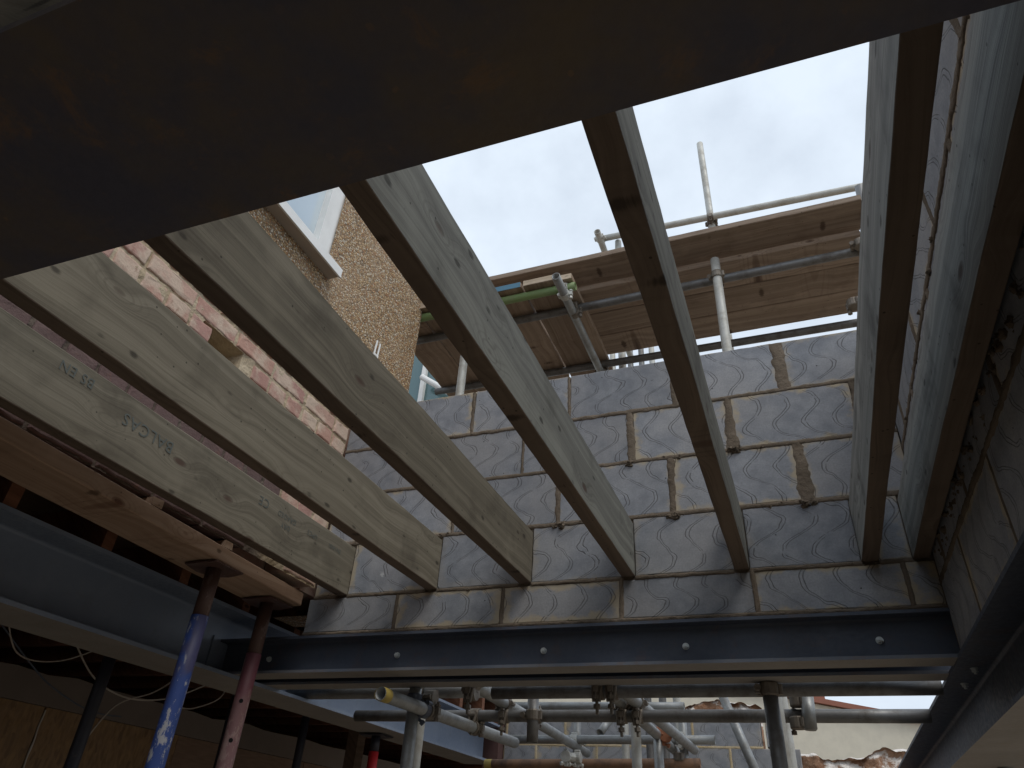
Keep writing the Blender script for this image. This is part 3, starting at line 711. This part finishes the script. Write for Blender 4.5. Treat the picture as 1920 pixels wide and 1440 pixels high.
# ------------------------------------------------------------------ deck and low wall added to set the light, side wall (behind the camera)
m = MB(); m.box(-.02, 2.6, -6., -2.36, .2075, .226); tag(m.build('shading_deck', M['deck'], None, (1.2, -4, .2075)), 'unseen boarded deck added over the rear joists to keep the light out', 'deck')  # out of view, put in to keep the space behind the beam dark
m = MB(); m.box(-4.5, 2.6, -6.2, -6.01, GZ, -1.2); tag(m.build('added_low_wall', M['plaster'], None, (0, -6.1, GZ)), 'unseen low plastered wall added behind the camera, open above to let light in', 'wall')  # out of view, height and open top made up to control the room light
m = MB(); m.box(2.25, 2.39, -6., -2.2, GZ, -.498); tag(m.build('side_wall', M['darkbrick'], None, (2.3, -2, GZ)), 'dark brick wall below the right steel beam', 'wall')

# ------------------------------------------------------------------ scaffold
RT = .02415
def collar(m, p, a, r=.0305, w=.042):
    p = Vector(p); a = Vector(a).normalized(); m.tube([p - a*w/2, p - a*w*.38, p + a*w*.38, p + a*w/2], [r - .002, r, r, r - .002], 16)
def coupler(parent, p, a, q=None, b=None, mat='coupler', hang=False):
    """right-angle coupler: a collar on each tube, a saddle between, swing bolts with nuts"""
    m = MB(); p = Vector(p); a = Vector(a).normalized(); collar(m, p, a)
    if q is not None:
        q = Vector(q); b = Vector(b).normalized(); collar(m, q, b)
        c = (p + q)/2; d = (q - p).normalized(); m.tube([c - d*.014, c + d*.014], .024, 8)
    fr_ = [(p, a, (q - p).normalized() if q is not None else None)]
    if q is not None: fr_.append((q, b, (p - q).normalized()))
    for P_, A_, D_ in fr_:
        s = A_.cross(D_ if D_ is not None else Vector((.3, .2, 1))).normalized()
        if s.z > .2: s = -s
        for k in (1,):
            o_ = P_ + s*.036*k; dd = D_ if D_ is not None else Vector((0, 0, 1))
            m.tube([o_ - dd*.034, o_ + dd*.034], .0062, 8); m.tube([o_ - dd*.036, o_ - dd*.023], .0115, 6); m.tube([o_ + dd*.016, o_ + dd*.024], .013, 8)
            m.box(o_.x - .010, o_.x + .010, o_.y - .010, o_.y + .010, o_.z - .012, o_.z + .012)
        if hang and P_ is q:
            for dx in (-.010, .010): m.tube([P_ + Vector((dx*1.6, -.030, .012)), P_ + Vector((dx, -.036, -.040))], .0065, 8)
            m.tube([P_ + Vector((0, -.034, -.028)), P_ + Vector((.004, -.037, -.082))], .0062, 8); m.tube([P_ + Vector((.002, -.035, -.050)), P_ + Vector((.003, -.036, -.064))], .0135, 6)
        o2 = P_ - s*.032; m.tube([o2 - A_*.016, o2 + A_*.016], .010, 8)
    return m.build('coupler', M[mat], parent, smooth=False)
def sc_tube(lab, p0, p1, mat='galv', r=RT, bands=(), name='scaffold_tube'):
    p0, p1 = Vector(p0), Vector(p1); t = thing(name, lab, 'scaffold tube', p0 if p0.z <= p1.z else p1, 'scaffold tubes'); n = max(1, int((p1 - p0).length/.25)); m = MB()
    m.tube([p0 + (p1 - p0)*i/n for i in range(n + 1)], r, 20, inner=r - .0038); m.build('pipe', M[mat], t, smooth=True)
    for e in bands:
        d = (p1 - p0).normalized(); q = p0 if e == 0 else p1 - d*.045; m = MB(); m.tube([q - d*.001, q + d*.046], r + .0008, 20, caps=False); m.build('paint_band', M['yellow'], t, smooth=True)
    return t
ZA = 1.87; YA, YB = .672, 1.295
X_, Y_, Z_ = Vector((1, 0, 0)), Vector((0, 1, 0)), Vector((0, 0, 1))
A = sc_tube('long dark horizontal tube under the boards, crossing behind the white standard', (-.36, YA + .03, ZA), (2.9, YA, ZA), 'galv_dark')
B = sc_tube('dark horizontal tube just above the far block wall top', (-.34, YB - .02, ZA), (2.9, YB, ZA), 'galv_dark')
st = sc_tube('bright white galvanised standard rising from behind the block wall', (1.682, .612, GZ), (1.688, .612, 1.955), 'galv_pale')
coupler(st, (1.688, .612, ZA - .03), Z_, (1.70, YA, ZA), X_)
st = sc_tube('grey standard with an open top beside the sixth joist', (2.285, .63, GZ), (2.478, .612, 2.262), 'galv_dark')
coupler(st, (2.40, .612, ZA - .01), Z_, (2.41, YA, ZA), X_); 
coupler(st, (2.30, .63, 1.50), Z_)
st = sc_tube('pale standard seen left of the middle joist, behind the block wall', (.198, .612, GZ), (.21, .612, 1.92), 'galv_pale')
coupler(st, (.21, .612, ZA - .03), Z_, (.22, YA + .01, ZA), X_)
tr = sc_tube('open-ended grey tube running out under the lengthwise boards', (.862, .335, 1.818), (.860, 1.42, 1.818), 'galv')
coupler(tr, (.868, YA, 1.822), Y_, (.868, YA, ZA), X_); coupler(tr, (.862, .50, 1.82), Y_, (.862, .50, 1.868), X_, 'galv_pale'); coupler(tr, (.862, YB, 1.822), Y_, (.862, YB, ZA), X_)
gr = sc_tube('green painted horizontal tube under the board ends', (-.40, .502, 1.872), (.925, .502, 1.872), 'green')
GRZ = 3.05
gd = sc_tube('pale guard rail tube against the sky above the boards', (.865, 1.335, 3.075), (2.95, 1.335, 3.0), 'galv_pale')
us = sc_tube('upright tube rising highest into the sky', (1.69, 1.385, GZ), (1.667, 1.385, 3.93), 'galv_pale')
coupler(us, (1.668, 1.385, 3.03), Z_, (1.67, 1.337, 3.045), X_)
us2 = sc_tube('pinkish upright tube behind the fifth joist, left end of the guard rail', (.985, 1.385, GZ), (.985, 1.385, 3.06), 'galv_pale')
e1 = sc_tube('short tube seen end-on at the left end of the guard rail', (.872, 1.20, 3.02), (.872, 2.3, 3.02), 'galv_pale'); coupler(e1, (.872, 1.275, 3.02), Y_, (.872, 1.335, 3.072), X_, 'galv_pale')
e2 = sc_tube('short tube seen end-on in the gap under the top board', (.868, 1.30, 2.61), (.868, 2.3, 2.61), 'galv_pale'); coupler(e2, (.868, 1.36, 2.61), Y_, (.92, 1.385, 2.61), Z_)
c1 = sc_tube('short pale tube stub with a coupler behind the fifth joist, over the top board', (1.40, .52, 2.0), (1.40, 1.5, 2.0), 'galv_pale')
for i, (x, mt) in enumerate(((.655, 'galv_pale'), (.73, 'galv'), (.81, 'galv_dark'), (.905, 'galv_dark'), (.995, 'galv_pale'))):
    sc_tube(['first', 'second', 'third', 'fourth', 'fifth'][i] + ' of five upright tubes in the gap over the block wall, from the left', (x + .03, 2.5, GZ), (x, 2.5, 3.0), mt)
# boards
def board_x(lab, y0, y1, z0, x0, x1, seed, mat='board', tilt=0.):
    t = thing('scaffold_board', lab, 'board', (x0, (y0 + y1)/2, z0), 'scaffold boards'); m = MB(); rings = []; n = 36; r = .003
    for i in range(n + 1):
        x = x0 + (x1 - x0)*i/n; e = [N3((x*2.5, seed, k*4))*.0035 + N3((x*12, seed, k*4 + 2))*.0015 for k in range(4)]; s_ = tilt*(x - x0)
        a, b, c, d = y0 + e[0], y1 + e[1], z0 + e[2]*.6 + s_, z0 + .038 + e[3]*.6 + s_
        rings.append([(x, a + r, c), (x, a, c + r), (x, a, d - r), (x, a + r, d), (x, b - r, d), (x, b, d - r), (x, b, c + r), (x, b - r, c)])
    m.loft(rings); m.build('board_plank', M[mat], t)
    m = MB(); m.box(x1 + .001, x1 + .004, y0 + .01, y1 - .01, z0 + .002 + tilt*(x1 - x0), z0 + .036 + tilt*(x1 - x0)); m.build('end_band', M['coupler'], t); return t
bz = 1.97
for k, (a, b) in enumerate(((.662, .884), (.889, 1.106), (1.111, 1.322))):
    board_x(['crosswise board nearest the block wall, its pale edge catching the sky', 'middle crosswise board of the scaffold platform', 'crosswise board at the far edge of the platform'][k], a, b, bz, .868, 2.425, k + 2)
board_x('top board lying higher than the others, against the sky', .488, .712, 2.045, .10, 2.44, 9, tilt=-.0)
def board_y(lab, x0, x1, y0, y1, z0, seed, end='board_end'):
    t = thing('scaffold_board', lab, 'board', ((x0 + x1)/2, y0, z0), 'scaffold boards')
    plank('board_plank', M['board_y'], t, x0, x1, y0, y1, z0, z0 + .038, seed=seed, n=20, amp=.003)
    m = MB(); m.box(x0 + .004, x1 - .004, y0 - .0035, y0 - .0005, z0 + .001, z0 + .037, .0015); m.build('board_end', M[end], t); return t
by = 1.8965
for k, (x0, x1, e, yy) in enumerate(((-.30, -.07, 'board_end', .44), (-.065, .145, 'board_end', .45), (.15, .375, 'blue_end', .455), (.38, .612, 'blue_end', .445), (.625, .84, 'board_end', .44), (.845, .915, 'board_end', .46))):
    board_y(['lengthwise board at the pebbledash corner', 'lengthwise board behind the middle joist, second from the house', 'lengthwise board hidden mostly by the middle joist, third from the house', 'lengthwise board with a blue painted end',
             'lengthwise board with a pale split end, next to the open-ended tube', 'narrow lengthwise board at the end of the crosswise boards'][k], x0, x1, yy, 1.40, by + k % 2*.002, k + 30, e)

# lower scaffold seen under the far beam
c2 = sc_tube('thick horizontal tube right under the far steel beam', (.66, .332, -.308), (2.2, .332, -.306), 'galv_dark')
c1 = sc_tube('horizontal tube ending at the left, just under the far beam', (-.43, .50, -.272), (.60, .50, -.272), 'galv')
D = sc_tube('second horizontal tube, a little lower and farther than the one under the beam', (-.21, .745, -.325), (2.2, .738, -.325), 'galv_dark')
E1 = sc_tube('tube with a yellow painted end, slanting away below the far beam', (.372, -.02, -.374), (.43, 1.187, -.374), 'galv', bands=(0,))
E2 = sc_tube('slanting tube right of the yellow-ended one', (.575, .32, -.276), (.455, 2.38, -.276), 'galv')
E3 = sc_tube('slanting tube with a rusty coupler, left one of a close pair', (1.085, .30, -.276), (1.028, 2.30, -.276), 'galv')
E4 = sc_tube('slanting tube, right one of the close pair', (1.135, .30, -.276), (1.15, 2.15, -.276), 'galv')
coupler(E1, (.39, .335, -.374), Y_, (.39, .335, -.325), X_)
sc = thing('hanging_coupler', 'dark swivel coupler hanging left of the yellow tube end', 'coupler', (.255, .50, -.30)); coupler(sc, (.255, .50, -.272), X_, (.255, .50, -.274), X_, 'coupler', True)
for e, x in ((E2, .57), (E3, 1.083), (E4, 1.136)): coupler(e, (x, .335, -.276), Y_, (x, .332, -.308), X_, 'coupler', True)
for e, x in ((E2, .55), (E3, 1.073), (E4, 1.139), (E1, .408)): z_ = -.374 if e is E1 else -.276; coupler(e, (x, .740, z_), Y_, (x, .740, -.325), X_, 'coupler', True)
p1 = sc_tube('upright grey post below the left part of the far beam', (.352, .283, GZ), (.345, .283, -.299), 'galv'); coupler(p1, (.345, .283, -.34), Z_, (.382, .30, -.374), Y_, 'steel')
p2 = sc_tube('upright dark post below the right part of the far beam', (1.70, .275, GZ), (1.683, .275, -.298), 'galv_dark'); coupler(p2, (1.684, .275, -.318), Z_, (1.684, .335, -.322), X_)
s1 = sc_tube('short dark tube stub hanging from the second horizontal tube', (.70, .69, -.435), (.697, .69, -.25), 'galv_dark'); coupler(s1, (.698, .69, -.33), Z_, (.698, .74, -.325), X_)
s2 = sc_tube('short stub hanging between the two horizontal tubes, near the right', (1.79, .70, -.375), (1.795, .70, -.26), 'galv'); coupler(s2, (1.76, .72, -.275), Z_); coupler(s2, (1.75, .72, -.352), Z_)
f1 = sc_tube('far horizontal tube with a whitened end, uppermost of the three behind', (.04, 2.0, -.068), (1.133, 2.0, -.075), 'galv')
f2 = sc_tube('far horizontal tube, middle one of the three behind', (.07, 2.05, -.246), (1.28, 2.05, -.236), 'galv')
f3 = sc_tube('rusty horizontal tube with a yellow end at the bottom of the picture', (-.067, 2.0, -.386), (1.197, 2.0, -.357), 'rust_tube', bands=(0,))
v1 = sc_tube('far upright tube crossing the middle tube at the left', (.475, 2.11, GZ), (.468, 2.11, -.10), 'galv'); v2 = sc_tube('far upright tube crossing the middle tube at the right', (1.085, 2.11, GZ), (1.098, 2.11, -.10), 'galv')
coupler(v1, (.47, 2.11, -.25), Z_, (.47, 2.05, -.245), X_, 'galv_pale'); coupler(v2, (1.09, 2.11, -.238), Z_, (1.09, 2.05, -.238), X_, 'galv_pale'); coupler(v1, (.47, 1.9, -.35), Y_, (.52, 1.95, -.35), X_, 'galv_pale'); coupler(v2, (1.085, 2.0, -.33), Z_)
v3 = sc_tube('upright tube with a rusty coupler in front of the far block wall', (1.035, 1.6, GZ), (1.052, 1.6, -.235), 'galv'); coupler(v3, (1.05, 1.6, -.262), Z_, (1.09, 1.60, -.28), Y_, 'coupler_rust')
d1 = sc_tube('pale diagonal tube leaning in front of the far block wall', (1.56, 2.0, -.62), (1.335, 2.0, .02), 'galv')
s3 = sc_tube('short slanting stub behind the far horizontal tubes', (.56, 2.3, -.17), (.60, 2.4, -.08), 'galv')

# ------------------------------------------------------------------ background
BW = Wall((0, 2.95, 0), (1, 0, 0), (0, -1, 0)); zt = .060; k = 0
for r_ in range(7):
    z1 = zt - r_*.225; z0 = z1 - .215; right = 1.476 if r_ == 0 else 1.70; off = 1.262 if r_ == 1 else 1.03
    js = []; x = off
    while x > -.34: js.append(x); x -= .45
    js = sorted(js); ee = [-.34] + js + [right]
    for a, b in zip(ee[:-1], ee[1:]): BW.block(a + .006, b - .006, z0, z1)
    for x in js: BW.ribbon((x, z0 - .003), (x, z1 + .003), .008, rough=.002, proud=.001)
    BW.ribbon((-.34, z0 - .005), (right, z0 - .005), .007, rough=.002, proud=.001)
BW.block(1.50, 1.60, -.155, .055)
BW.done('block_wall', 'far dark block wall with thin pale joints, seen through the lower scaffold', 'block wall', (-.34, 1.69, 2.956, 3.045, GZ, -.165), M['lime'])
m = MB(); m.box(-.46, -.345, 2.86, 3.02, GZ, .2); tag(m.build('brick_pier', M['darkbrick'], None, (-.4, 2.94, GZ)), 'dark brick pier between the left beam end and the far block wall', 'pier')
def rubble(lab, x0, x1, y0, y1, top, seed, crust=True):
    t = thing('rubble_wall', lab, 'rubble wall', ((x0 + x1)/2, y0, GZ), 'broken brick walls'); m = MB(); c = MB(); nx = max(8, int((x1 - x0)/.02)); nz = 26; ny = 14
    def T(x, y): return top(x) + .035*N3((x, y, seed), 6) + .022*N3((x, y, seed), 17) + .008*N3((x, y, seed), 45)
    vs = []; fs = []
    for i in range(nx + 1):
        x = x0 + (x1 - x0)*i/nx
        for k in range(nz + 1):
            tz = T(x, y0); zz = GZ + (tz - GZ)*(1 - (1 - k/nz)**3); vs.append((x, y0 + .05*N3((x, zz, seed), 7) + .03*N3((x, zz, seed), 19) - .05*((zz - GZ)/(tz - GZ))**30*-1, zz))
        for k in range(1, ny + 1):
            y = y0 + (y1 - y0)*k/ny; vs.append((x, y, T(x, y)))
    K = nz + 1 + ny
    for i in range(nx):
        for k in range(K - 1): a = i*K + k; fs.append((a, a + K, a + K + 1, a + 1))
    m.add(vs, fs); m.build('brickwork', M['rubble'], t, smooth=True)
rubble('broken orange brick wall topped with white lime, right of the far block wall', 1.60, 3.3, 4.0, 4.25, lambda x: -.05 + .035*math.tanh((x - 2.3)*5) + .02*sin(x*9), 3)
rubble('broken orange brick wall peeping over the far block wall', -.2, 1.42, 4.1, 4.3, lambda x: .30 + .03*sin(x*7), 8)
t = thing('neighbour_house', 'cream rendered house with a red tiled gable verge, far right below the beam', 'house', (1, 8, GZ))
m = MB(); pts = [(-4, GZ), (9, GZ), (9, -.42), (-2., 1.74), (-4, 1.35)]; 
m.add([(x, 8., z) for x, z in pts] + [(x, 12., z) for x, z in pts], [(0, 1, 2, 3, 4), (9, 8, 7, 6, 5), (0, 5, 6, 1), (1, 6, 7, 2), (2, 7, 8, 3), (3, 8, 9, 4), (4, 9, 5, 0)]); m.build('wall', M['cream'], t)
m = MB(); m.add([(-2.0, y, 1.75 + e) for y in (7.93, 12.1) for e in (0, .06)] + [(9.2, y, -.455 + e) for y in (7.93, 12.1) for e in (0, .06)], [(0, 1, 3, 2), (4, 6, 7, 5), (0, 4, 5, 1), (2, 3, 7, 6), (1, 5, 7, 3), (0, 2, 6, 4)])
m.add([(-2.0, y, 1.75 + e) for y in (7.93, 12.1) for e in (0, .06)] + [(-4.2, y, 1.30 + e) for y in (7.93, 12.1) for e in (0, .06)], [(0, 2, 3, 1), (4, 5, 7, 6), (0, 1, 5, 4), (2, 6, 7, 3), (1, 3, 7, 5), (0, 4, 6, 2)])
m.build('roof', M['tile'], t)
m = MB(); m.box(1.68, 1.98, 7.95, 8.4, 1.02, 1.085); m.box(1.72, 1.96, 8.0, 8.35, .98, 1.02); m.build('chimney_cap', M['tile'], t)
# neighbour's glazing behind the pebbledash corner
t = thing('glazed_bay', 'white framed bay with teal glass, glimpsed behind the pebbledash corner', 'glazed bay', (-1.2, 2.6, .13))
m = MB(); m.box(-2.2, -.86, 2.62, 2.66, .4, 3.7); m.build('glass', M['teal'], t)
m = MB(); m.box(-.86, -.80, 2.58, 2.68, .13, 3.7); m.box(-1.30, -1.255, 2.58, 2.68, .13, 3.7)
m.tube([(-1.24, 2.5, 2.98), (-.66, 2.5, 2.55)], .03, 12); m.box(-2.2, -.80, 2.585, 2.68, 2.3, 2.5); m.build('frame', M['upvc'], t)
m = MB(); m.box(-2.2, -.70, 2.70, 3.6, .13, 3.65); m.build('wall', M['cream'], t)
